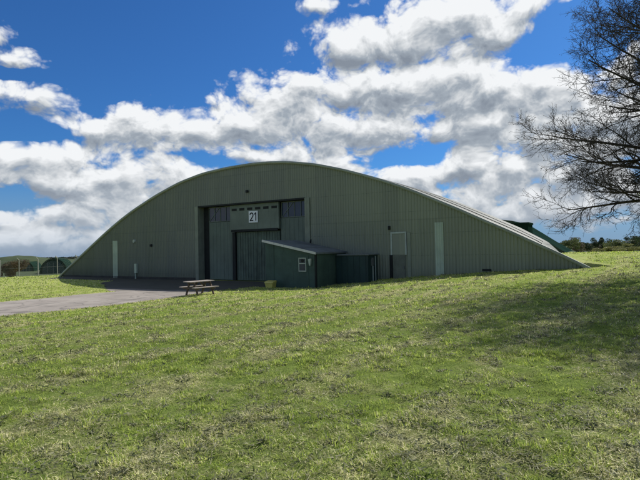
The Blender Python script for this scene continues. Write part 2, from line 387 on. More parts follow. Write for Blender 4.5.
M = {
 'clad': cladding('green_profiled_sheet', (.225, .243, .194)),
 'dark_clad': cladding('dark_green_sheet', (.022, .050, .040)),
 'roof': weathered('pale_roof_sheet', (.36, .37, .335), .22, .6, .9, (.15, .16, .12), .5),
 'rim': weathered('rim_flashing', (.27, .30, .25), .15, .5, 1.),
 'rooflight': weathered('translucent_sheet', (.40, .48, .37), .15, .5, 1., (.12, .15, .11), .3),
 'far_roof': weathered('far_roof_sheet', (.012, .030, .023), .25, 1., .6, spec=0.),
 'door': weathered('door_paint', (.118, .152, .124), .18, .6, .9, (.04, .045, .036), .4),
 'door_mid': weathered('door_paint_stained', (.092, .126, .098), .3, .65, 1.2, (.025, .03, .025), .75),
 'door_panel': weathered('door_head_paint', (.142, .174, .140), .18, .6, .9, (.05, .055, .04), .4),
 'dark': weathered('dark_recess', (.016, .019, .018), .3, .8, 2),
 'glass': None,
 'white': weathered('white_sign_paint', (.72, .75, .76), .06, .5, 2, (.4, .42, .4), .2),
 'ink': weathered('sign_ink', (.02, .022, .03), .1, .6, 2),
 'pale': weathered('pale_frame_paint', (.36, .41, .36), .15, .55, 2, (.15, .17, .14), .4),
 'olive': weathered('olive_trim', (.205, .232, .175), .15, .6, 2),
 'brown': weathered('brown_door_paint', (.135, .150, .115), .25, .65, 1.5, (.035, .03, .028), .6),
 'shed': weathered('shed_paint', (.044, .080, .064), .25, .55, 1.2, (.016, .022, .02), .4),
 'shed_side': weathered('shed_paint_lit_side', (.060, .098, .070), .25, .6, 1.2, (.02, .028, .022), .5),  # shed paint made lighter and more olive, faint sunlight painted in
 'annex': weathered('annex_paint', (.019, .043, .040), .25, .5, 1.2, (.008, .012, .013), .4),
 'felt': weathered('roofing_felt', (.13, .15, .145), .25, .85, 1.5, (.04, .04, .04), .4, streak=False, bump=.4),
 'fascia': weathered('pale_fascia', (.52, .53, .50), .12, .5, 2),
 'bin': weathered('yellow_plastic', (.50, .45, .12), .2, .5, 3, (.1, .1, .04), .35),
 'wood': weathered('weathered_timber', (.115, .085, .062), .35, .8, 4, (.05, .04, .03), .4, streak=False, bump=.5),
 'woodtop': weathered('sunlit_timber', (.33, .29, .25), .25, .75, 4, (.14, .11, .09), .4, streak=False, bump=.5),  # upper boards paler than the frame: sunlight on them put into the colour
 'bark': weathered('bark', (.060, .049, .038), .4, .9, 5, (.014, .013, .01), .4, streak=False, bump=.8),
 'post': weathered('concrete_post', (.24, .24, .22), .15, .8, 2),
 'wire': weathered('galvanised_wire', (.25, .26, .26), .1, .5, 2, metal=.6),
 'metal': weathered('grey_metal', (.16, .17, .17), .2, .45, 3, metal=.5),
 'concrete': weathered('plinth_concrete', (.055, .055, .048), .3, .9, 2, streak=False, bump=.4),
}
m, t = new_mat('window_glass')
o = t.n('ShaderNodeTexCoord').outputs['Object']
finish(t, t.n('ShaderNodeBsdfPrincipled', {'Base Color': t.mix(t.noise(o, 2.5, 4, .6), (.008, .014, .034), (.022, .038, .075)), 'Roughness': .18, 'Specular IOR Level': .5}).outputs[0])
M['glass'] = m

# ------------------------------------------------------------------ hangar
PROF = np.array([(-19.75,-.6),(-19.47,-.33),(-16.63,1.26),(-14.0,2.72),(-13.1,3.2),(-11.92,3.8),(-10.41,4.48),(-7.92,5.42),(-5.61,6.12),(-3.46,6.53),(-1.44,6.69),(0.6,6.74),(1.8,6.70),(3.2,6.57),(5.1,6.24),(6.89,5.75),(8.55,5.2),(10.1,4.61),(11.12,4.16),(12.12,3.69),(13.16,3.2),(14.11,2.71),(15.02,2.27),(15.73,1.91),(16.19,1.66),(16.82,1.34),(17.42,1.02),(18.01,0.70),(18.3,0.53),(20.4,-.6)])
def top(u):
    """smooth roof line"""
    uu = np.linspace(PROF[0, 0], PROF[-1, 0], 801); z = np.interp(uu, PROF[:, 0], PROF[:, 1])
    k = np.hanning(41); k /= k.sum(); zp = np.concatenate([z[0]+(z[0]-z[1:21][::-1]), z, z[-1]+(z[-1]-z[-21:-1][::-1])])
    return np.interp(u, uu, np.convolve(zp, k, 'valid'))
HL = 7.0
hangar = empty('hangar', mat=HM, label='large arched hangar clad in green corrugated sheet with number 21 over its doors', cat='hangar')
D0, D1, DT = -3.94, 4.32, 4.35                 # door opening
def ribbed(us0, us1, zlo, zhi, pitch=.155, depth=.040, y0=0.):
    """vertical trapezoid ribs from us0 to us1; zlo/zhi are functions of u"""
    us, ys = [], []
    u = us0
    while u < us1:
        for f, d in ((0, 0), (.30, 0), (.42, 1), (.72, 1), (.84, 0)):
            v = u+f*pitch
            if v < us1: us.append(v); ys.append(y0-d*depth)
        u += pitch
    us.append(us1); ys.append(y0); us, ys = np.array(us), np.array(ys)
    return us, ys, np.array([zlo(v) for v in us]), zhi(us)
Vv, Qq = [], []
def add_ribs(us0, us1, zlo, zhi):
    us, ys, a, b = ribbed(us0, us1, zlo, zhi); k = len(us); off = sum(len(v) for v in Vv)
    Vv.append(np.concatenate([np.stack([us, ys, a], -1), np.stack([us, ys, b], -1)]))
    i = np.arange(k-1); Qq.append(np.stack([i, i+1, i+1+k, i+k], -1)+off)
gl = lambda u: -.75
add_ribs(-19.7, D0-.28, gl, top)
add_ribs(D0-.28, D1+.32, lambda u: DT+.06, top)
add_ribs(D1+.32, 20.2, gl, top)
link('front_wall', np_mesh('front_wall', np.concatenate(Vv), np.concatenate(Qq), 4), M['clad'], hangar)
# curved roof with shallow standing seams running over the arch, rear wall, rim flashing
us = np.concatenate([np.linspace(-19.75, -14, 24), np.linspace(-13.8, 14, 130), np.linspace(14.2, 20.4, 30)])
zs = top(us)
ys, hs = [], []
y = -.10
while y < HL:
    for f, d in ((0, 0), (.82, 0), (.86, .045), (.96, .045)):
        ys.append(y+f*.62); hs.append(d)
    y += .62
ys = np.array(ys); hs = np.array(hs); nu, ny = len(us), len(ys)
tang = np.gradient(zs, us); nrm = np.stack([-tang, np.ones(nu)], -1); nrm /= np.linalg.norm(nrm, axis=1)[:, None]
zrear = np.interp(us, [-19.75, 14.6, 15.27, 16.1, 16.7, 17.0, 18, 20.4], [0, 0, -.06, -.12, -.43, -.75, -1.3, -1.3])*(us > 14)
zs2 = zs[None]+zrear[None]*np.clip(ys/HL, 0, 1)[:, None]
X = us[None]+hs[:, None]*nrm[None, :, 0]; Z = zs2+.02+hs[:, None]*nrm[None, :, 1]; Y = np.repeat(ys[:, None], nu, 1)
idx = np.arange(nu*ny).reshape(ny, nu)
link('roof', np_mesh('roof', np.stack([X, Y, Z], -1).reshape(-1, 3), np.stack([idx[:-1, :-1], idx[:-1, 1:], idx[1:, 1:], idx[1:, :-1]], -1).reshape(-1, 4), 4), M['roof'], hangar)
V = np.concatenate([np.stack([us, us*0+HL-.1, us*0-1.9], -1), np.stack([us, us*0+HL-.1, zs+zrear], -1)]); i = np.arange(nu-1)
link('rear_wall', np_mesh('rear_wall', V, np.stack([i, i+1, i+1+nu, i+nu], -1), 4), M['clad'], hangar)
def zs2_of(y): return zs+zrear*min(max(y/HL, 0), 1)
def arch_strip(name, y0, y1, d0, d1, mat, umax=99):
    """flashing following the arch: d = offset along the roof normal"""
    mk = us <= umax; ua, za, na = us[mk], zs2_of(y0)[mk], nrm[mk]; nu = len(ua)
    P = [np.stack([ua+na[:, 0]*d, ua*0+yy, za+na[:, 1]*d], -1) for yy, d in ((y0, d0), (y0, d1), (y1, d1), (y1, d0))]
    V = np.concatenate(P); i = np.arange(nu-1); f = [np.stack([i+a*nu, i+1+a*nu, i+1+b*nu, i+b*nu], -1) for a, b in ((0, 1), (1, 2), (2, 3), (3, 0))]
    return link(name, np_mesh(name, V, np.concatenate(f), 4), mat, hangar)
arch_strip('rim_flashing', -.13, .16, -.06, .075, M['rim'])
arch_strip('roof_joint', 2.15, 2.30, .012, .075, M['concrete'], 16.5)
arch_strip('roof_joint', 4.6, 4.72, .012, .07, M['concrete'], 16.2)
# grass bank earthed up against the low end of the roof
bu = np.linspace(16.2, 22.5, 80); bn = -np.linspace(.12, 13, 110)
BU, BN = np.meshgrid(bu, bn); BX = XC+BU*ca-BN*sa; BY = YC-BU*sa-BN*ca
hb0 = H0(BX, BY)-.06
tf = np.where(BU < 18.2, top(np.minimum(BU, 18.2))+.10*(BU-17.35), top(np.array([18.2]))[0]+.12-(BU-18.2)*.10)
tb_ = np.minimum(.80, .80-.05*(BU-16.7)); kk = np.clip(-BN/6.6, 0, 1); zb = tf*(1-kk)+tb_*kk
kk = np.clip((-BN-7.)/5, 0, 1); zb = zb*(1-kk)+hb0*kk
kk = np.clip((BU-18.8)/3.4, 0, 1); zb = zb*(1-kk)+hb0*kk+(fbm(BX*1.5, BY*1.5, 3)-.5)*.08
zb[0] -= .25
idx = np.arange(BU.size).reshape(BU.shape)
bank = link('grass_bank', np_mesh('grass_bank', np.stack([BX, BY, zb], -1).reshape(-1, 3), np.stack([idx[:-1, :-1], idx[:-1, 1:], idx[1:, 1:], idx[1:, :-1]], -1).reshape(-1, 4), 4, True), bpy.data.materials['mown_grass'])
a_ = bank.data.attributes.new('dryness', 'FLOAT', 'POINT'); a_.data.foreach_set('value', (dry(BX, BY).ravel()*.3+.42).astype(np.float32))
tag(bank, kind='structure')
# plinth
MB().box(-19.4, D0-.31, -.07, .05, -.9, BASE+.14).build('plinth', M['concrete'], hangar)
MB().box(D1+.34, 9.38, -.07, .05, -.9, BASE+.16).build('plinth', M['concrete'], hangar)
# pale full height sheets
for u0, u1, z0, z1 in ((11.84, 12.26, .0, 2.70), (-12.74, -12.2, -.38, 2.38)):
    us_, ys_, a_, b_ = ribbed(u0, u1, lambda u: z0, lambda u: u*0+z1, .13, .03, -.042); k = len(us_); i = np.arange(k-1)
    link('pale_sheet', np_mesh('pale_sheet', np.concatenate([np.stack([us_, ys_, a_], -1), np.stack([us_, ys_, b_], -1)]), np.stack([i, i+1, i+1+k, i+k], -1), 4), M['rooflight'], hangar)
# door surround
MB().box(D0-.30, D0-.02, -.09, .55, -.7, DT+.07).build('door_jamb', M['olive'], hangar)
MB().box(D1+.02, D1+.34, -.09, .55, -.7, DT+.07).build('door_jamb', M['olive'], hangar)
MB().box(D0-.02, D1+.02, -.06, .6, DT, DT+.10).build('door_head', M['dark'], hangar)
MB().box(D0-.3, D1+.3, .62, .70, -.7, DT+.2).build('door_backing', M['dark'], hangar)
# side leaves with window strips on top
def window(parent, u0, u1, z0, z1, y, npanes, brace=False):
    w = MB(); fr = .035
    w.box(u0, u1, y-.02, y+.04, z0, z0+fr).box(u0, u1, y-.02, y+.04, z1-fr, z1)
    for k in range(npanes+1):
        c = u0+fr/2+(u1-u0-fr)*k/npanes; w.box(c-fr/2, c+fr/2, y-.022, y+.038, z0+fr, z1-fr)
    if brace: w.bar((u0+.05, y+.0, z0+.05), (u0+(u1-u0)*.45, y+.0, z1-.06), .03, .03)
    f = w.build('window_frame', M['door_panel'], parent)
    for k in range(npanes):
        a = u0+fr+(u1-u0-fr)*k/npanes; b_ = u0+(u1-u0-fr)*(k+1)/npanes
        MB().box(a, b_, y+.012, y+.022, z0+fr, z1-fr).build('pane', M['glass'], f)
yl = .36
def leaf(u0, u1, z0, wz, wtop):
    lb = MB().box(u0, u1, yl, yl+.07, z0, wz, .006)
    k = u0+.02
    while k < u1-.3:                            # vertical planks
        lb.box(k, k+.012, yl-.010, yl+.0, z0+.05, wz-.02); k += .31
    return lb.build('door_leaf', M['door'], hangar)
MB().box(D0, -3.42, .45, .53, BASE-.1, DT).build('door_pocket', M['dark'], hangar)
lf = leaf(-3.40, -1.20, BASE+.02, 3.36, 4.33); window(lf, -3.38, -1.42, 3.38, 4.33, yl+.0, 4, True)
lf = leaf(2.34, 4.31, BASE+.02, 3.38, 4.33); window(lf, 2.42, 4.29, 3.40, 4.33, yl+.0, 4, True)
# central head panel with slots, standing proud
hp = MB().box(-1.40, 2.36, .14, .32, 2.76, DT-.01, .008).build('door_head_panel', M['door_panel'], hangar)
for k in range(6):
    c = -1.05+k*.62; MB().box(c-.2, c+.2, .128, .137, 3.98, 4.13).build('vent_slot', M['dark'], hp)
MB().box(-1.3, 2.3, .10, .139, 2.66, 2.80).build('lintel', M['dark'], hp)
MB().box(-1.30, -1.06, .2, .34, BASE, 2.64).build('door_post', M['dark'], hangar)
for k, (u0, u1) in enumerate(((-1.02, .60), (.63, 2.3))):
    lb = MB().box(u0, u1, .30, .37, BASE+.02, 2.64, .006); c = u0+.07
    while c < u1-.05: lb.box(c, c+.022, .278, .299, BASE+.06, 2.6); c += .205
    lb.build('inner_door_leaf', M['door_mid'], hangar)
# number sign
sg = MB().box(.14, .84, .085, .118, 3.19, 3.90, .006).build('number_sign', M['white'], hp)
def digits(strokes, th, y, ox, oz, w, h):
    b = MB()
    for p in strokes:
        for (x0, z0), (x1, z1) in zip(p[:-1], p[1:]):
            b.bar((ox+x0*w, y, oz+z0*h), (ox+x1*w, y, oz+z1*h), th, .006, (0, 1, 0))
        for (x0, z0) in p[1:-1]:
            b.tube((ox+x0*w, y-.0032, oz+z0*h), (ox+x0*w, y+.0032, oz+z0*h), th/2, n=12)
    return b
two = [(.0, .78)]+[(.5+.5*math.cos(t), .72+.28*math.sin(t)) for t in np.linspace(R(168), R(-38), 14)]+[(.04, .04), (1.04, .04)]
two[0] = two[1]
digits([two[1:]], .072, .080, .25, 3.30, .24, .48).build('number', M['ink'], sg)
digits([[(.0, .80), (.55, 1.0), (.55, .0)]], .072, .0795, .585, 3.30, .2, .48).build('number', M['ink'], sg)
# floodlight over the door, small wall fittings, pipes
fl = MB().box(.12, .30, -.18, -.06, 5.02, 5.18, .02).build('floodlight', M['dark'], hangar)
MB().bar((.21, -.07, 5.1), (.21, .0, 5.1), .05, .05).build('bracket', M['metal'], fl)
MB().tube((-10.28, -.14, 2.3), (-10.28, -.03, 2.3), .11, .13, 12).build('wall_lamp', M['pale'], hangar)
MB().box(-8.6, -8.42, -.13, -.035, 1.88, 2.05, .01).build('junction_box', M['dark'], hangar)
wb = MB().box(-10.22, -9.98, -.17, -.035, .0, .68, .012).build('meter_cabinet', M['rooflight'], hangar)
MB().tube((-10.16, -.09, -.4), (-10.16, -.09, .0), .05).build('conduit', M['rooflight'], wb)
MB().tube((4.70, -.125, .4), (4.70, -.125, 1.95), .035).tube((4.70, -.125, 1.95), (4.70, -.03, 2.05), .035).build('vent_pipe', M['dark'], hangar)
# side door: glazed upper half in a pale frame, brown lower half
pdr = MB().box(9.62, 10.30, -.075, -.035, -.35, 1.13, .005).build('side_door', M['brown'], hangar)
MB().box(9.52, 9.60, -.085, -.036, 1.13, 2.30).box(10.30, 10.38, -.085, -.036, 1.13, 2.30).box(9.52, 10.38, -.087, -.036, 2.22, 2.302).build('upper_frame', M['pale'], pdr)
MB().box(9.60, 10.30, -.060, -.036, 1.14, 2.22).build('upper_panel', M['clad'], pdr)
MB().box(9.46, 9.60, -.10, -.036, -.4, 1.13).build('dark_post', M['dark'], pdr)
MB().box(10.42, 10.60, -.09, -.036, -.3, 2.26).build('olive_post', M['olive'], pdr)
MB().box(10.20, 10.24, -.13, -.076, .42, .56).build('handle', M['metal'], pdr)
MB().box(9.42, 9.52, -.16, -.04, 2.42, 2.62, .01).build('lamp', M['dark'], hangar)
# low vent near the right end
MB().box(14.05, 14.45, -.06, -.036, .34, .44).build('floor_vent', M['dark'], hangar)

# ------------------------------------------------------------------ lean-to shed and annex
SU0, SU1, SN = 3.92, 6.92, 3.25
shed = empty('shed', mat=HM, label='dark green lean-to shed with sloping grey roof beside the hangar doors', cat='shed')
zr = lambda u: 2.02+(u-3.86)/(7.0-3.86)*(1.36-2.02)
MB().prism([(SU0, -SN, -.6), (SU1, -SN, -.6), (SU1, -SN, zr(SU1)-.09), (SU0, -SN, zr(SU0)-.09)], (0, SN-.14, 0)).build('wall', M['shed'], shed)
MB().box(SU1+.003, SU1+.02, -SN+.09, -.14, -.6, zr(SU1)-.10).build('side_wall', M['shed_side'], shed)
MB().prism([(3.84, -SN-.16, zr(3.84)-.085), (7.03, -SN-.16, zr(7.03)-.085), (7.03, -SN-.16, zr(7.03)), (3.84, -SN-.16, zr(3.84))], (0, SN+.02, 0)).build('roof', M['felt'], shed)
MB().prism([(3.83, -SN-.19, zr(3.83)-.095), (7.05, -SN-.19, zr(7.05)-.095), (7.05, -SN-.19, zr(7.05)+.02), (3.83, -SN-.19, zr(3.83)+.02)], (0, .027, 0)).build('fascia', M['fascia'], shed)
b = MB()
for k in range(1, 3): b.prism([(3.9+k*1.03, -SN-.14, zr(3.9+k*1.03)+.001), (3.94+k*1.03, -SN-.14, zr(3.94+k*1.03)+.001), (3.94+k*1.03, -SN-.14, zr(3.94+k*1.03)+.02), (3.9+k*1.03, -SN-.14, zr(3.9+k*1.03)+.02)], (0, SN-.05, 0))
b.build('roof_batten', M['felt'], shed)
w = MB().box(5.96, 6.0, -SN-.04, -SN+.01, .42, 1.10).box(6.36, 6.40, -SN-.04, -SN+.01, .42, 1.10).box(6.0, 6.36, -SN-.04, -SN+.01, 1.06, 1.10).box(6.0, 6.36, -SN-.04, -SN+.01, .42, .47).box(6.0, 6.36, -SN-.04, -SN+.01, .80, .84).build('window', M['pale'], shed)
MB().box(6.0, 6.36, -SN-.018, -SN-.003, .47, .80).build('pane', M['glass'], w)
MB().box(6.0, 6.36, -SN-.018, -SN-.003, .84, 1.06).build('pane', M['glass'], w)
MB().tube((6.18, -SN-.03, .95), (6.18, -SN-.018, .95), .08, n=14).build('extractor', M['dark'], w)
MB().prism([(6.56, -SN-.12, 1.04), (6.72, -SN-.12, 1.06), (6.68, -SN-.12, .72), (6.62, -SN-.12, .72)], (0, .12, 0)).build('wall_light', M['pale'], shed)
MB().box(SU1-.035, SU1+.035, -SN-.03, -SN+.06, -.6, zr(SU1)-.1).box(SU1+.021, SU1+.035, -SN+.06, -SN+.09, -.6, zr(SU1)-.1).build('corner_post', M['dark'], shed)
for u0, z1 in ((6.50, 1.2), (SU0+.5, 1.75)): MB().box(u0, u0+.03, -SN-.02, -SN, -.55, z1).build('cover_strip', M['shed'], shed)

annex = empty('annex', mat=HM, label='low dark blue flat-topped annex between the sloping shed and the side door', cat='annex')
MB().box(6.98, 8.80, -1.30, -.14, -.7, 1.15, .006).build('wall', M['annex'], annex)
MB().box(7.06, 8.88, -1.37, -.13, 1.152, 1.215, .008).build('roof', M['felt'], annex)
for k in range(5): MB().box(7.30+k*.34, 7.318+k*.34, -1.318, -1.301, -.6, 1.13).build('cover_strip', M['annex'], annex)
MB().box(8.803, 8.86, -.95, -.68, .62, 1.02, .008).build('meter_box', M['metal'], annex)
MB().tube((8.84, -.82, -.5), (8.84, -.82, .61), .028).tube((8.84, -.5, -.5), (8.84, -.5, 1.1), .03).build('pipe', M['pale'], annex)

# ------------------------------------------------------------------ grit bin
p = loc(4.52, 3.25+.42)
gz = float(H0(p.x, p.y)[0])
gb = empty('grit_bin', (p.x, p.y, gz), -A, 'yellow plastic grit bin standing in front of the shed wall near its left corner', 'grit bin')
b = MB()
lo = [(-.22, -.18, 0), (.22, -.18, 0), (.22, .18, 0), (-.22, .18, 0)]; hi = [(-.27, -.21, .30), (.27, -.21, .30), (.27, .21, .37), (-.27, .21, .37)]
va = [b.bm.verts.new(v) for v in lo]; vb = [b.bm.verts.new(v) for v in hi]
for i in range(4): b.bm.faces.new((va[i], va[(i+1) % 4], vb[(i+1) % 4], vb[i]))
b.bm.faces.new(va[::-1]); b.bm.faces.new(vb)
b.build('tub', M['bin'], gb)
MB().prism([(-.30, -.24, .305), (-.30, .23, .38), (-.30, .17, .44), (-.30, -.17, .38)], (.60, 0, 0)).build('lid', M['bin'], gb)
gb.scale = (.86, .86, .86)

# ------------------------------------------------------------------ picnic table
pt = (-5.42, 21.75); pz = float(H0(*pt)[0])+.006
tb = empty('picnic_table', (*pt, pz), R(48), 'weathered wooden picnic table with fixed benches at the edge of the tarmac', 'picnic table')
TL, TH = 1.26, .62                               # local x = length
def planks(n, w, y0, z, th=.035, gap=.012, L=TL):
    b = MB(); tot = n*w+(n-1)*gap
    for k in range(n):
        a = y0-tot/2+k*(w+gap); b.box(-L/2, L/2, a, a+w, z-th, z, .004)
    return b
planks(5, .105, 0, TH).build('tabletop', M['woodtop'], tb)
for s in (-1, 1):
    planks(2, .105, s*.50, .375).build('bench', M['woodtop'], tb)
    x = s*(TL/2-.22)
    MB().box(x-.022, x+.022, -.61, .61, .27, .34, .004).build('bench_bearer', M['wood'], tb)
    MB().box(x-.022, x+.022, -.29, .29, TH-.105, TH-.037, .004).build('top_bearer', M['wood'], tb)
    for q_ in (-1, 1):
        xx = x+.046
        MB().bar((xx, q_*.46, -.01), (xx, q_*.17, TH-.04), .085, .045, (1, 0, 0)).build('leg', M['wood'], tb)
    MB().bar((x-s*.03, 0, .29), (s*.06, 0, TH-.05), .06, .04).build('brace', M['wood'], tb)

# ------------------------------------------------------------------ things behind the hangar
def far_arch(name, px_pts, n, label, cat, depth, mat, zb, group=None):
    pass
# dark box-like building rising behind the roof
p0 = at(507, 224.2, 31.5); p1 = at(528, 222.2, 30.9)
bx = empty('plant_house', (p1.x, p1.y, 0), -A, 'dark green flat-topped block rising behind the pale hangar roof', 'building')
MB().box(-2.6, 0, 0, 2., -.5, p1.z-.12).build('wall', M['far_roof'], bx)
MB().box(-2.7, .05, -.05, 2.05, p1.z-.118, p1.z).build('roof', M['far_roof'], bx)
# second arched hangar further back: dark green shaded front
q0 = [at(x, y, 42) for x, y in ((520, 225.5), (530, 231.5), (538, 236.5), (547, 242), (556, 247), (566, 252.6))]
def to_loc(P):
    Mi = Matrix(((ca, sa, 0, q0[-1].x), (-sa, ca, 0, q0[-1].y), (0, 0, 1, 0), (0, 0, 0, 1))).inverted(); return Mi @ P
bh = empty('rear_hangar', mat=Matrix(((ca, sa, 0, q0[-1].x), (-sa, ca, 0, q0[-1].y), (0, 0, 1, 0), (0, 0, 0, 1))), label='second arched hangar with dark green end wall showing behind the right slope', cat='hangar')
pr = []
for px, py in ((512, 221.), (520, 225.5), (530, 231.5), (538, 236.5), (547, 242), (556, 247), (566, 252.6)):
    r = ray(px, py); Q0 = q0[-1]; tt = (Q0.x*sa+Q0.y*ca)/(r[0]*sa+r[1]*ca)
    w_ = Vector((r[0]*tt, r[1]*tt, EYE+r[2]*tt)); l = to_loc(w_); pr.append((l.x, l.z))
ux, uz = pr[0]; full = [(2*ux-3.2-a, z) for a, z in pr[::-1]]+[(ux-1.6, uz+.25)]+pr
low = -1.
us_ = np.array([a for a, _ in full]); zz_ = np.array([z for _, z in full])
MB().prism([(us_[0]-.6, 0, low)]+[(a, 0, z) for a, z in full]+[(us_[-1]+.6, 0, low)], (0, .15, 0)).build('front_wall', M['dark_clad'], bh)
k = len(us_); V = np.concatenate([np.stack([us_, us_*0-.1, zz_+.02], -1), np.stack([us_, us_*0+9, zz_+.02], -1)]); i = np.arange(k-1)
link('roof', np_mesh('roof', V, np.stack([i, i+1, i+1+k, i+k], -1), 4, True), M['far_roof'], bh)

# ------------------------------------------------------------------ fence on the left
fz = lambda x, y: float(H0(x, y)[0])
f0, f1 = at(0.5, 276, 69), at(57.5, 276.5, 67)
fence = empty('fence', (f0.x, f0.y, fz(f0.x, f0.y)), label='wire mesh security fence on pale posts across the field at far left', cat='fence')
dirv = Vector((f1.x-f0.x, f1.y-f0.y, 0)); step = dirv/3
posts = []
for k in range(-6, 6):
    P = Vector((f0.x, f0.y, 0))+step*k; P.z = fz(P.x, P.y)
    L_ = P-fence.location; posts.append(L_)
    MB().bar(L_-Vector((0, 0, .3)), L_+Vector((0, 0, 2.35)), .09, .09, (0, 1, 0)).bar(L_+Vector((0, 0, 2.33)), L_+Vector((-.05, -.35, 2.62)), .09, .09).build('post', M['post'], fence)
w = MB()
for a, b_ in zip(posts[:-1], posts[1:]):
    for h in (.15, 1.2, 2.25): w.tube(a+Vector((0, -.07, h)), b_+Vector((0, -.07, h)), .012, n=4)
    d_ = b_-a
    for j in range(14):
        for sg_ in (1, -1):
            s0 = j/14; s1 = s0+.45*sg_
            h1 = 2.25
            if s1 > 1: h1 = .15+2.1*(1-s0)/(s1-s0); s1 = 1
            if s1 < 0: h1 = .15+2.1*(s0)/(s0-s1); s1 = 0
            w.tube(a+d_*s0+Vector((0, -.07, .15)), a+d_*s1+Vector((0, -.07, h1)), .005, n=3)
w.build('wire_mesh', M['wire'], fence)

# ------------------------------------------------------------------ distant arched shelters
def shelter(px0, px1, pyt, Y, label):
    a, b_ = at(px0, 271, Y), at(px1, 271, Y); tpz = at((px0+px1)/2, pyt, Y).z
    cx = (a.x+b_.x)/2; w_ = (b_.x-a.x)/2; z0 = fz(cx, Y)-.2; h = tpz-z0
    e = empty('aircraft_shelter', (cx, Y, z0), R(18), label, 'aircraft shelter', 'arched shelters beyond the fence')
    pts = [(w_*math.cos(t), -.0, h*math.sin(t)**.9) for t in np.linspace(0, math.pi, 19)]
    MB().prism(pts, (0, 14, 0)).build('shell', M['far_roof'], e)
    MB().prism([(x*.82, -.12, z*.84) for x, _, z in pts], (0, .11, 0)).build('doors', M['annex'], e)
    b = MB()
    for k in (-1, 0, 1): b.box(k*w_*.4-.04, k*w_*.4+.04, -.2, -.125, .1, h*.72)
    b.build('door_rib', M['metal'], e)
    return e
shelter(41, 66, 258.2, 170, 'dark arched aircraft shelter beyond the fence, close to the hangar tip')
shelter(20, 33, 262.0, 185, 'smaller arched shelter beyond the fence, half hidden by the brown tree')

# grassy earth mound at far left, behind the small shelter
mu, mv_ = np.meshgrid(np.linspace(-1, 1, 70), np.linspace(-1, 1, 50)); mc = at(6, 265, 225)
rr_ = np.clip(1-(mu**2+mv_**2), 0, 1); top_z = at(6, 256.2, 225).z; MX = mc.x+mu*19; MY = 235+mv_*16; mb = H0(MX, MY)
MZ = mb-.4+(top_z-mb+.4)*rr_**.75*(.93+.14*vnoise(MX*.3, MY*.3))
idx = np.arange(mu.size).reshape(mu.shape)
mo = link('hill', np_mesh('hill', np.stack([MX, MY, MZ], -1).reshape(-1, 3), np.stack([idx[:-1, :-1], idx[:-1, 1:], idx[1:, 1:], idx[1:, :-1]], -1).reshape(-1, 4), 4, True), bpy.data.materials['mown_grass']); tag(mo, kind='structure')

# ------------------------------------------------------------------ foliage helper
def leaf_cloud(P, S, C, aspect=.6):
    """P centres, S sizes, C colours -> random little quads"""
    k = len(P); a = rng.normal(size=(k, 3)); a /= np.linalg.norm(a, axis=1)[:, None]
    b = np.cross(a, rng.normal(size=(k, 3))); b /= np.linalg.norm(b, axis=1)[:, None]
    a = a*S[:, None]; b = b*S[:, None]*aspect
    V = np.stack([P-a, P+b, P+a, P-b], 1).reshape(-1, 3)
    return V, np.arange(k*4).reshape(-1, 4), np.repeat(np.concatenate([C, np.ones((k, 1))], 1), 4, 0)
def cloud_obj(name, V, T, C, mat, parent=None):
    me = np_mesh(name, V, T, 4); a = me.color_attributes.new('tint', 'FLOAT_COLOR', 'POINT'); a.data.foreach_set('color', C.astype(np.float32).ravel())
    return link(name, me, mat, parent)
LM = leaf_mat('foliage', .25)
def bush(name, pos, w, d, h, cols, label, cat, nleaf=2600, trunk=True, group=None, lobes=9, size=.09, density=1.0, base=.25):
    e = empty(name, pos, 0, label, cat, group)
    c = rng.normal(size=(lobes, 3))*np.array([.30*w, .30*d, .20*h])+np.array([0, 0, h*(.5+base*.3)]); c[:, 2] = np.clip(c[:, 2], h*base, h*.92)
    rad = (.16+.16*rng.random(lobes))
    li = rng.integers(0, lobes, nleaf); v = rng.normal(size=(nleaf, 3)); v /= np.linalg.norm(v, axis=1)[:, None]
    rr = rng.random(nleaf)**.45*rad[li]
    P = c[li]+v*rr[:, None]*np.array([w, d, h*.8])*1.0
    P[:, 2] = np.clip(P[:, 2], .02, h*1.02)
    r = (rng.random((nleaf, 1))*.6+.4*rng.random((lobes, 1))[li]); C = np.array(cols[0])*(1-r)+np.array(cols[1])*r
    S = size*(.5+rng.random(nleaf))*max(w, h)*.25
    cloud_obj('crown', *leaf_cloud(P, S, C), LM, e)
    b = MB(); b.tube((0, 0, -.2), (0, 0, h*.45), .035*h, .02*h, 7)
    for k in range(min(lobes, 8)): b.tube((0, 0, h*(.15+.04*k)), tuple(c[k]), .016*h, .006*h, 5)
    b.build('trunk', M['bark'], e)
    return e
# brown tree at far left beyond the fence
P = at(9, 276, 80); bush('tree', (P.x, P.y, fz(P.x, P.y)), 3.0, 3, 2.9, ((.045, .034, .018), (.13, .085, .04)), 'reddish brown bushy tree beyond the fence at the far left', 'tree', 6000, lobes=16, size=.13)
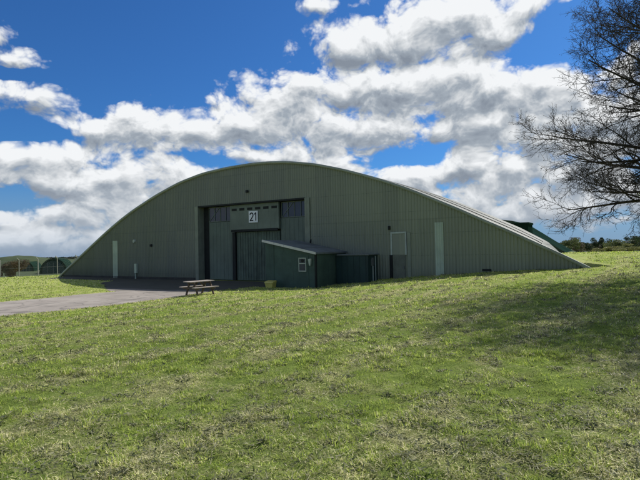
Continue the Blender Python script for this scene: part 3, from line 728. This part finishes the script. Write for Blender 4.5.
# trees and scrub at the right horizon
brown = ((.075, .065, .048), (.20, .165, .11)); olive = ((.12, .13, .05), (.34, .33, .12)); dk = ((.018, .032, .020), (.055, .085, .04)); gn = ((.06, .08, .035), (.19, .22, .09))
G = 'trees along the far field edge'
specs = [  # px, base py, top py, width px, Y, colours, label
 (567, 253.5, 238.5, 13, 82, gn, 'rounded olive tree just right of the rear hangar'),
 (577, 253.3, 238., 11, 92, brown, 'brown bare-looking tree second from the rear hangar'),
 (584, 253, 242.5, 9, 100, dk, 'low dark shrub left of the tan gap in the hedge'),
 (592, 252.8, 244., 9, 110, brown, 'low brown thicket in the middle of the far hedge'),
 (601.5, 252.8, 238., 8, 100, dk, 'slim dark tree standing above the middle of the hedge'),
 (609, 252.8, 242.5, 10, 104, brown, 'brown thicket right of the slim dark tree'),
 (617, 252.5, 240., 14, 84, gn, 'pale green rounded tree behind the olive scrub'),
 (627, 252.5, 241.5, 12, 92, brown, 'brown leafless tree left of the dark evergreen'),
 (633.5, 252.5, 236.3, 11, 66, dk, 'dense dark evergreen tree at the right edge of the field'),
 (646, 253, 238., 18, 70, gn, 'green tree outside the evergreen at the right'),
]
for px, pb, ptp, wpx, Y, cols, lab in specs:
    a, b_ = at(px, pb, Y), at(px, ptp, Y); z0 = fz(a.x, Y); h = b_.z-z0; w_ = wpx/F*Y*1.35
    bush('tree', (a.x, Y, z0), w_, w_, h, cols, lab, 'tree', 3600, group=G, lobes=12, size=.12)
G2 = 'scrub bushes in front of the far trees'
for px, pb, ptp, wpx, Y, lab in [(606, 253.4, 248., 16, 62, 'small yellow-olive bush at the left end of the scrub bank'), (618, 254, 244.2, 24, 58, 'tallest yellow-olive bush of the scrub bank'), (631, 255, 246.5, 18, 54, 'yellow-olive bush below the dark evergreen'), (643, 255.5, 246, 18, 50, 'yellow-olive bush at the right end of the scrub bank')]:
    a, b_ = at(px, pb, Y), at(px, ptp, Y); z0 = fz(a.x, Y); h = b_.z-z0; w_ = wpx/F*Y
    bush('bush', (a.x, Y, z0), w_, w_*.7, h, olive, lab, 'bush', 4200, group=G2, lobes=14, size=.09, base=.12)
# tan strip of field and far wood
def ribbon_wood(name, px0, px1, top_fn, Y, cols, label, nleaf):
    x0, x1 = at(px0, 250, Y).x, at(px1, 250, Y).x
    x = x0+(x1-x0)*rng.random(nleaf); px = px0+(px1-px0)*(x-x0)/(x1-x0)
    y = Y+rng.random(nleaf)*Y*.12
    zt = np.array([at(a, top_fn(a), Y).z for a in px]); zb = H0(x, y)-.5
    tz = np.sqrt(rng.random(nleaf)); z = zb+(zt-zb)*(tz*(1+.18*(vnoise(x*.35, x*0)-.5)))
    r = np.clip(rng.random((nleaf, 1))*.5+.6*(vnoise(x*.22, z*.5)[:, None])-.1, 0, 1); C = np.array(cols[0])*(1-r)+np.array(cols[1])*r
    o_ = cloud_obj(name, *leaf_cloud(np.stack([x, y, z], -1), (.35+.7*rng.random(nleaf))*Y/300*1.0, C), LM)
    return tag(o_, label, 'wood', kind='stuff')
ribbon_wood('far_wood', -60, 95, lambda a: 259.2 - .6*math.sin(a*.35) - (1.0 if a > 52 else 0), 330, ((.03, .045, .03), (.085, .095, .06)), 'hazy green wooded rise beyond the shelters on the left', 9000)
ribbon_wood('far_wood', 540, 720, lambda a: 244.6-1.0*math.sin(a*.22)-.8*math.sin(a*.71), 240, ((.035, .045, .04), (.08, .085, .06)), 'hazy brown and green woodland along the right horizon', 7000)

# ------------------------------------------------------------------ the big spreading tree at right
class Tubes:
    def __init__(s): s.V, s.Q, s.off = [], [], 0
    def add(s, pts, rad, sides):
        pts = np.asarray(pts); rad = np.asarray(rad); k = len(pts)
        tg = np.gradient(pts, axis=0); tg /= np.linalg.norm(tg, axis=1)[:, None]+1e-9
        ref = np.array([.31, .2, .93]) if abs(tg[0, 2]) < .9 else np.array([1., 0, 0])
        x = np.cross(tg, ref); x /= np.linalg.norm(x, axis=1)[:, None]; y = np.cross(tg, x)
        a = np.arange(sides)*2*math.pi/sides
        V = pts[:, None]+(x[:, None]*np.cos(a)[None, :, None]+y[:, None]*np.sin(a)[None, :, None])*rad[:, None, None]
        i = np.arange(k-1)[:, None]*sides+np.arange(sides)[None]; j = np.arange(k-1)[:, None]*sides+(np.arange(sides)[None]+1) % sides
        s.Q.append((np.stack([i, j, j+sides, i+sides], -1).reshape(-1, 4))+s.off); s.V.append(V.reshape(-1, 3)); s.off += k*sides
    def mesh(s, name): return np_mesh(name, np.concatenate(s.V), np.concatenate(s.Q), 4, True)
tr = random.Random(5)
TB = (15.1, 15.9); tz0 = fz(*TB)
tree = empty('bare_tree', (*TB, tz0), 0, 'large spreading tree with bare dark twigs overhanging the lawn at right', 'tree')
limbs, twigs = Tubes(), Tubes(); tips = []
def grow(p, d, L, r0, r1, seg, wob, droop, up):
    pts = [np.array(p)]; d = np.array(d, float); d /= np.linalg.norm(d); dirs = []
    for k in range(seg):
        d = d+np.array([tr.gauss(0, wob), tr.gauss(0, wob), tr.gauss(0, wob)*.8+up*(k/seg)-droop*(1-k/seg)*.5]); d /= np.linalg.norm(d)
        pts.append(pts[-1]+d*L/seg); dirs.append(d.copy())
    return np.array(pts), np.linspace(r0, r1, seg+1), dirs
def perp(d):
    v = np.array([tr.gauss(0, 1), tr.gauss(0, 1), tr.gauss(0, .75)]); v -= d*v.dot(d); return v/np.linalg.norm(v)
def children(pts, rad, dirs, lo, cnt):
    out = []
    for k in range(cnt):
        f = lo+(1-lo)*(k+tr.random()*.9)/cnt; f = min(f, .985); s = f*(len(pts)-1); i = int(s); w = s-i
        out.append((pts[i]*(1-w)+pts[i+1]*w, dirs[min(i, len(dirs)-1)], rad[i]*(1-w)+rad[i+1]*w, f))
    return out
tpts, trad, tdirs = grow((0, 0, -.3), (.02, 0, 1), 8.8, .42, .12, 10, .05, 0, .0)
limbs.add(tpts, trad*np.linspace(1.15, 1, 11), 12)
NB = 36
for bI in range(NB):
    f = .33+.67*(bI/(NB-1))**1.5; s = f*10; i = min(int(s), 9); P0 = tpts[i]*(1-(s-i))+tpts[i+1]*(s-i)
    azm = bI*2.39996+.35
    if bI % 2 == 0 and f < .85: azm = math.pi+tr.uniform(-.8, .8)          # the heavier side reaches over the lawn
    lift = .06+.9*((f-.33)/.67)**1.2
    reach = (7.2 if math.cos(azm) < -.3 else 5.4)*(1-.34*max(0, (f-.45)/.55))*tr.uniform(.86, .99)
    b1, r1, d1 = grow(P0, (math.cos(azm), math.sin(azm), lift+.10), reach, .095*(1.25-.6*f)+.012, .016, 11, .075, .05, .03)
    limbs.add(b1, r1, 7)
    for p2, dd2, rr2, f2 in children(b1, r1, d1, .24, 14):
        v = perp(dd2); d2 = dd2*.8+v*.62; L2 = (2.5-1.25*f2)*tr.uniform(.65, 1.15)
        b2, r2, di2 = grow(p2, d2, L2, min(rr2*.6, .032), .006, 7, .13, .06, .09)
        limbs.add(b2, r2, 5)
        for p3, dd3, rr3, f3 in children(b2, r2, di2, .16, 9):
            v = perp(dd3); d3 = dd3*.75+v*.7; L3 = (1.05-.45*f3)*tr.uniform(.6, 1.2)
            b3, r3, di3 = grow(p3, d3, L3, min(rr3*.65, .012), .005, 5, .16, .05, .14)
            twigs.add(b3, r3, 4)
            for p4, dd4, rr4, f4 in children(b3, r3, di3, .2, 6):
                v = perp(dd4); d4 = dd4*.7+v*.75
                b4, r4, di4 = grow(p4, d4, tr.uniform(.16, .42), .0060, .0038, 3, .2, 0, .2)
                twigs.add(b4, r4, 3); tips.append(b4[-1]); tips.append(b4[1])
            tips.append(b3[-1])
link('trunk', limbs.mesh('trunk'), M['bark'], tree)
link('twigs', twigs.mesh('twigs'), M['bark'], tree)
tips = np.array(tips)
B = np.repeat(tips, 2, 0); B = B+rng.normal(size=B.shape)*.03
r = rng.random((len(B), 1)); C = np.array([.03, .030, .016])*(1-r)+np.array([.085, .075, .03])*r
cloud_obj('buds', *leaf_cloud(B, .008+.012*rng.random(len(B)), C), LM, tree)

# young leafy bough of another tree reaching in at the right edge
hb = at(652, 222, 12.0); hz = fz(15.3, 11.5)
e = empty('young_tree', (hb.x+.9, hb.y-.1, fz(hb.x+.9, hb.y-.1)), 0, 'young tree with fresh yellow-green leaves, its leaf tips showing at the right edge', 'tree')
T2 = Tubes(); LP = []
zt = hb.z-e.location.z
pts, rad, di = grow((0, 0, -.2), (0, 0, 1), zt+1.0, .05, .015, 8, .05, 0, 0); T2.add(pts, rad, 7)
for k in range(15):
    f = .45+.55*k/15; i = min(int(f*8), 7); azm = k*2.4
    b1, r1, d1 = grow(pts[i], (math.cos(azm), math.sin(azm), .5), .95*tr.uniform(.7, 1.1), .012, .004, 5, .12, 0, .05); T2.add(b1, r1, 4)
    for p2, _, _, _ in children(b1, r1, d1, .3, 9): LP += [p2+np.array([tr.gauss(0, .07), tr.gauss(0, .07), tr.gauss(0, .06)]) for _ in range(5)]
link('trunk', T2.mesh('trunk'), M['bark'], e)
LP = np.array(LP); r = rng.random((len(LP), 1)); C = np.array([.10, .12, .02])*(1-r)+np.array([.28, .27, .06])*r
cloud_obj('leaves', *leaf_cloud(LP, .02+.022*rng.random(len(LP)), C), LM, e)

# ------------------------------------------------------------------ world: Nishita sky + clouds set by compass direction
w = bpy.data.worlds.new('World'); sc.world = w; w.use_nodes = True; w.node_tree.nodes.clear(); t = NT(w.node_tree)
def azel(px, py):
    r = ray(px, py); l = math.sqrt(sum(v*v for v in r)); return math.atan2(r[0], r[1]), math.asin(r[2]/l)
# cumulus banks: photo-bearing centre, half extents (in degrees-ish), weight
CL = [(15,58,22,9,.8),(2,28,10,14,.65),(38,96,50,14,.95),(82,112,26,7,.65),(52,130,26,7,.55),
      (132,110,28,15,1.05),(100,128,40,11,.9),(152,130,62,16,1.2),(208,134,50,16,1.1),(240,120,26,14,.9),(150,149,80,11,.85),
      (288,100,48,22,1.25),(312,88,26,13,.9),(275,128,58,18,1.2),(300,150,60,15,.9),
      (55,158,72,17,1.2),(135,162,66,13,.95),(80,180,82,18,1.2),(115,200,70,16,1.),(175,182,52,16,.9),(85,216,70,15,1.),(28,237,62,13,1.1),(3,217,16,9,.9),(90,236,60,10,.9),
      (452,18,66,22,1.25),(405,42,76,22,1.25),(352,47,30,15,1.),(502,32,60,26,1.2),(528,6,64,15,1.),(465,46,64,16,1.1),
      (388,84,66,23,1.25),(342,90,34,18,1.1),(448,76,84,24,1.2),(430,98,80,20,1.2),(500,96,72,28,1.2),(548,76,52,30,1.25),(575,100,44,32,1.2),
      (376,128,76,19,1.2),(338,124,44,20,1.1),(470,126,84,24,1.2),(560,130,70,34,1.25),(620,120,56,56,1.2),(628,60,26,26,.8),
      (402,182,64,12,1.),(470,164,60,17,1.15),(520,170,56,20,1.2),(500,190,56,12,.95),(590,172,60,26,1.1),(622,192,40,12,1.),(345,166,40,11,.9),(370,150,34,9,.7),
      (60,246,70,9,1.0),(140,226,60,10,.9),(130,186,70,14,.9),(440,192,66,10,.9),(470,150,60,16,.9),(240,160,50,10,.8),(440,205,90,10,.9),(505,209,70,12,1.05),(585,206,70,13,1.05),(610,222,60,7,.8),(255,158,70,12,1.05),(330,165,60,12,1.0),(420,176,70,14,1.1),(120,172,80,16,1.1),(40,214,60,14,1.0),(150,212,60,14,1.0),(535,196,60,14,1.05),(318,8,14,7,.7),(210,101,9,7,.6),(254,94,11,7,.6)]
HOLES = [(430,153,20,8,.9),(392,160,26,6,.7),(562,40,36,17,1.5),(206,160,18,5,.6),(106,161,14,6,.5),(8,200,22,12,.9),(14,134,30,9,1.0),(16,74,26,6,.6),(100,88,26,14,.8),(604,16,20,22,.9)]
grp = bpy.data.node_groups.new('cloud_density', 'ShaderNodeTree')
grp.interface.new_socket('P', in_out='INPUT', socket_type='NodeSocketVector'); grp.interface.new_socket('D', in_out='OUTPUT', socket_type='NodeSocketFloat'); grp.interface.new_socket('S', in_out='OUTPUT', socket_type='NodeSocketFloat')
g = NT(grp); gi = grp.nodes.new('NodeGroupInput'); go = grp.nodes.new('NodeGroupOutput')
Pw = gi.outputs[0]
pxy = g.n('ShaderNodeSeparateXYZ', {0: Pw}).outputs
acc = 0.; shd = 0.; tot = .02
for sign, lst in ((1, CL), (-1, HOLES)):
    for px, py, rx, ry, wt in lst:
        a, e_ = azel(px, py); k = 1.9
        mv = g.vec('MULTIPLY_ADD', g.n('ShaderNodeCombineXYZ', {0: pxy[0], 1: pxy[1], 2: acc}).outputs[0], (F/rx/k, F/ry/k, 0), (-a*F/rx/k, -e_*F/ry/k, 0))
        s_ = g.n('ShaderNodeTexGradient', {0: mv}, gradient_type='SPHERICAL').outputs['Fac']
        if sign > 0:                             # overlapping puffs: keep the strongest, remember where in the puff we are
            w3 = g.math('POWER', s_, 3.)
            shd = g.math('MULTIPLY_ADD', g.math('MULTIPLY', w3, g.n('ShaderNodeSeparateXYZ', {0: mv}).outputs[1]), 1., shd)
            tot = g.math('ADD', w3, tot)
            acc = g.math('SMOOTH_MAX', acc, g.math('MULTIPLY', s_, wt), .12)
        else: acc = g.math('MULTIPLY_ADD', s_, wt*sign, acc)
# elsewhere in the sky: broken cumulus from low frequency noise
off = g.math('MAXIMUM', g.ramp(g.math('ABSOLUTE', pxy[0]), .62, .85), g.ramp(pxy[1], .52, .64))
gen = g.ramp(g.noise(g.vec('MULTIPLY', Pw, (1, 1.8, 1)), 2.6, 2, .5), .44, .62, 0, 1)
shd = g.math('DIVIDE', shd, tot)
acc = g.math('ADD', g.math('MULTIPLY', acc, g.math('SUBTRACT', 1, off)), g.math('MULTIPLY', gen, off))
acc = g.math('MINIMUM', acc, 1.05)
Ps = g.vec('MULTIPLY', Pw, (1, 1.3, 1))
f1 = g.noise(Ps, 11, 7, .58)
v1 = g.n('ShaderNodeTexVoronoi', {'Vector': Ps, 'Scale': 15, 'Detail': 3, 'Roughness': .6, 'Lacunarity': 2.2}, feature='F1', normalize=False).outputs['Distance']
D_ = g.math('ADD', g.math('SUBTRACT', g.math('ADD', acc, .13), g.ramp(acc, .02, .22, .45, 0)), g.math('MULTIPLY', g.math('SUBTRACT', f1, .5), 1.9))
D_ = g.math('ADD', D_, g.math('MULTIPLY', g.math('SUBTRACT', .45, v1), .6))
grp.links.new(D_, go.inputs[0]); grp.links.new(shd, go.inputs[1])
tc = t.n('ShaderNodeTexCoord').outputs['Generated']
nv = t.vec('NORMALIZE', tc); s3 = t.n('ShaderNodeSeparateXYZ', {0: nv})
az = t.math('ARCTAN2', s3.outputs[0], s3.outputs[1]); el = t.math('ARCSINE', s3.outputs[2])
p0 = t.n('ShaderNodeCombineXYZ', {0: az, 1: el}).outputs[0]
p0 = t.vec('ADD', p0, t.vec('MULTIPLY', t.vec('SUBTRACT', t.noise(p0, 8, 3, .5, col=True), (.5, .5, .5)), (.075, .05, 0)))
def dens(v):
    nd = t.t.nodes.new('ShaderNodeGroup'); nd.node_tree = grp; t.t.links.new(v, nd.inputs[0]); return nd.outputs
Da, Sh = dens(p0); Db = dens(t.vec('ADD', p0, (.010, .022, 0)))[0]
lit = t.math('MULTIPLY', t.math('SUBTRACT', Da, Db), .85)
lit = t.math('SUBTRACT', t.math('ADD', lit, .70), t.math('MULTIPLY', t.math('MAXIMUM', Da, 0.), .28))
lit = t.math('MULTIPLY_ADD', Sh, 1.15, lit)
lit = t.math('ADD', lit, t.math('MULTIPLY', t.math('SUBTRACT', t.noise(p0, 22, 4, .55), .5), .28))
alpha = t.ramp(Da, -.06, .42)
bright = t.ramp(lit, -.05, .90, smooth=False)
rampn = t.n('ShaderNodeValToRGB', {0: bright}); cr = rampn.color_ramp
cr.elements[0].position = 0.; cr.elements[0].color = (2.4, 2.8, 3.4, 1); cr.elements[1].position = 1.; cr.elements[1].color = (9.0, 9.2, 9.4, 1)
e1 = cr.elements.new(.38); e1.color = (3.6, 4.1, 4.7, 1); e2 = cr.elements.new(.68); e2.color = (6.3, 6.6, 6.9, 1)
sky = t.n('ShaderNodeTexSky', sky_type='NISHITA', sun_disc=False, sun_elevation=SUN_EL, sun_rotation=SUN_AZ, altitude=100, air_density=1., dust_density=.6, ozone_density=2.2)
skyc = t.mix(1., sky.outputs[0], (.23, .56, .98), 'MULTIPLY')
low = t.ramp(el, .0, .16, 1, 0)
skyc = t.mix(t.math('MULTIPLY', low, .75), skyc, (2.3, 3.4, 5.3))
cc = t.mix(t.math('MULTIPLY', low, .45), rampn.outputs[0], (5.2, 5.8, 6.6))
alpha2 = t.math('MULTIPLY', alpha, t.ramp(el, -.02, .05, .4, 1))
colr = t.mix(alpha2, skyc, cc)
w.cycles.sampling_method = 'MANUAL'; w.cycles.sample_map_resolution = 256
t.n('ShaderNodeOutputWorld', {0: t.n('ShaderNodeBackground', {0: colr, 1: .1}).outputs[0]})

# ------------------------------------------------------------------ sun
sl_ = bpy.data.lights.new('sun', 'SUN'); sl_.energy = 5.0; sl_.angle = R(.53); sl_.color = (1., .955, .88)
so = bpy.data.objects.new('sun', sl_); COL.objects.link(so)
sd = Vector((math.sin(SUN_AZ)*math.cos(SUN_EL), math.cos(SUN_AZ)*math.cos(SUN_EL), math.sin(SUN_EL)))
so.rotation_euler = sd.to_track_quat('Z', 'Y').to_euler(); so.location = sd*60

# ------------------------------------------------------------------ camera
cam = bpy.data.cameras.new('camera'); cam.sensor_width = 36; cam.lens = F/640*36; cam.clip_start = .05; cam.clip_end = 9000
co = bpy.data.objects.new('camera', cam); COL.objects.link(co); sc.camera = co
fw = Vector((0, math.cos(PITCH), math.sin(PITCH))); U0 = Vector((0, -math.sin(PITCH), math.cos(PITCH))); X0 = Vector((1, 0, 0))
cr_, sr_ = math.cos(ROLL), math.sin(ROLL)
rt = X0*cr_-U0*sr_; upv = X0*sr_+U0*cr_
co.matrix_world = Matrix(((rt.x, upv.x, -fw.x, 0), (rt.y, upv.y, -fw.y, 0), (rt.z, upv.z, -fw.z, EYE), (0, 0, 0, 1)))
sc.view_settings.view_transform = 'Standard'; sc.view_settings.look = 'None'; sc.view_settings.exposure = 0; sc.view_settings.gamma = 1
sc.render.engine = 'CYCLES'
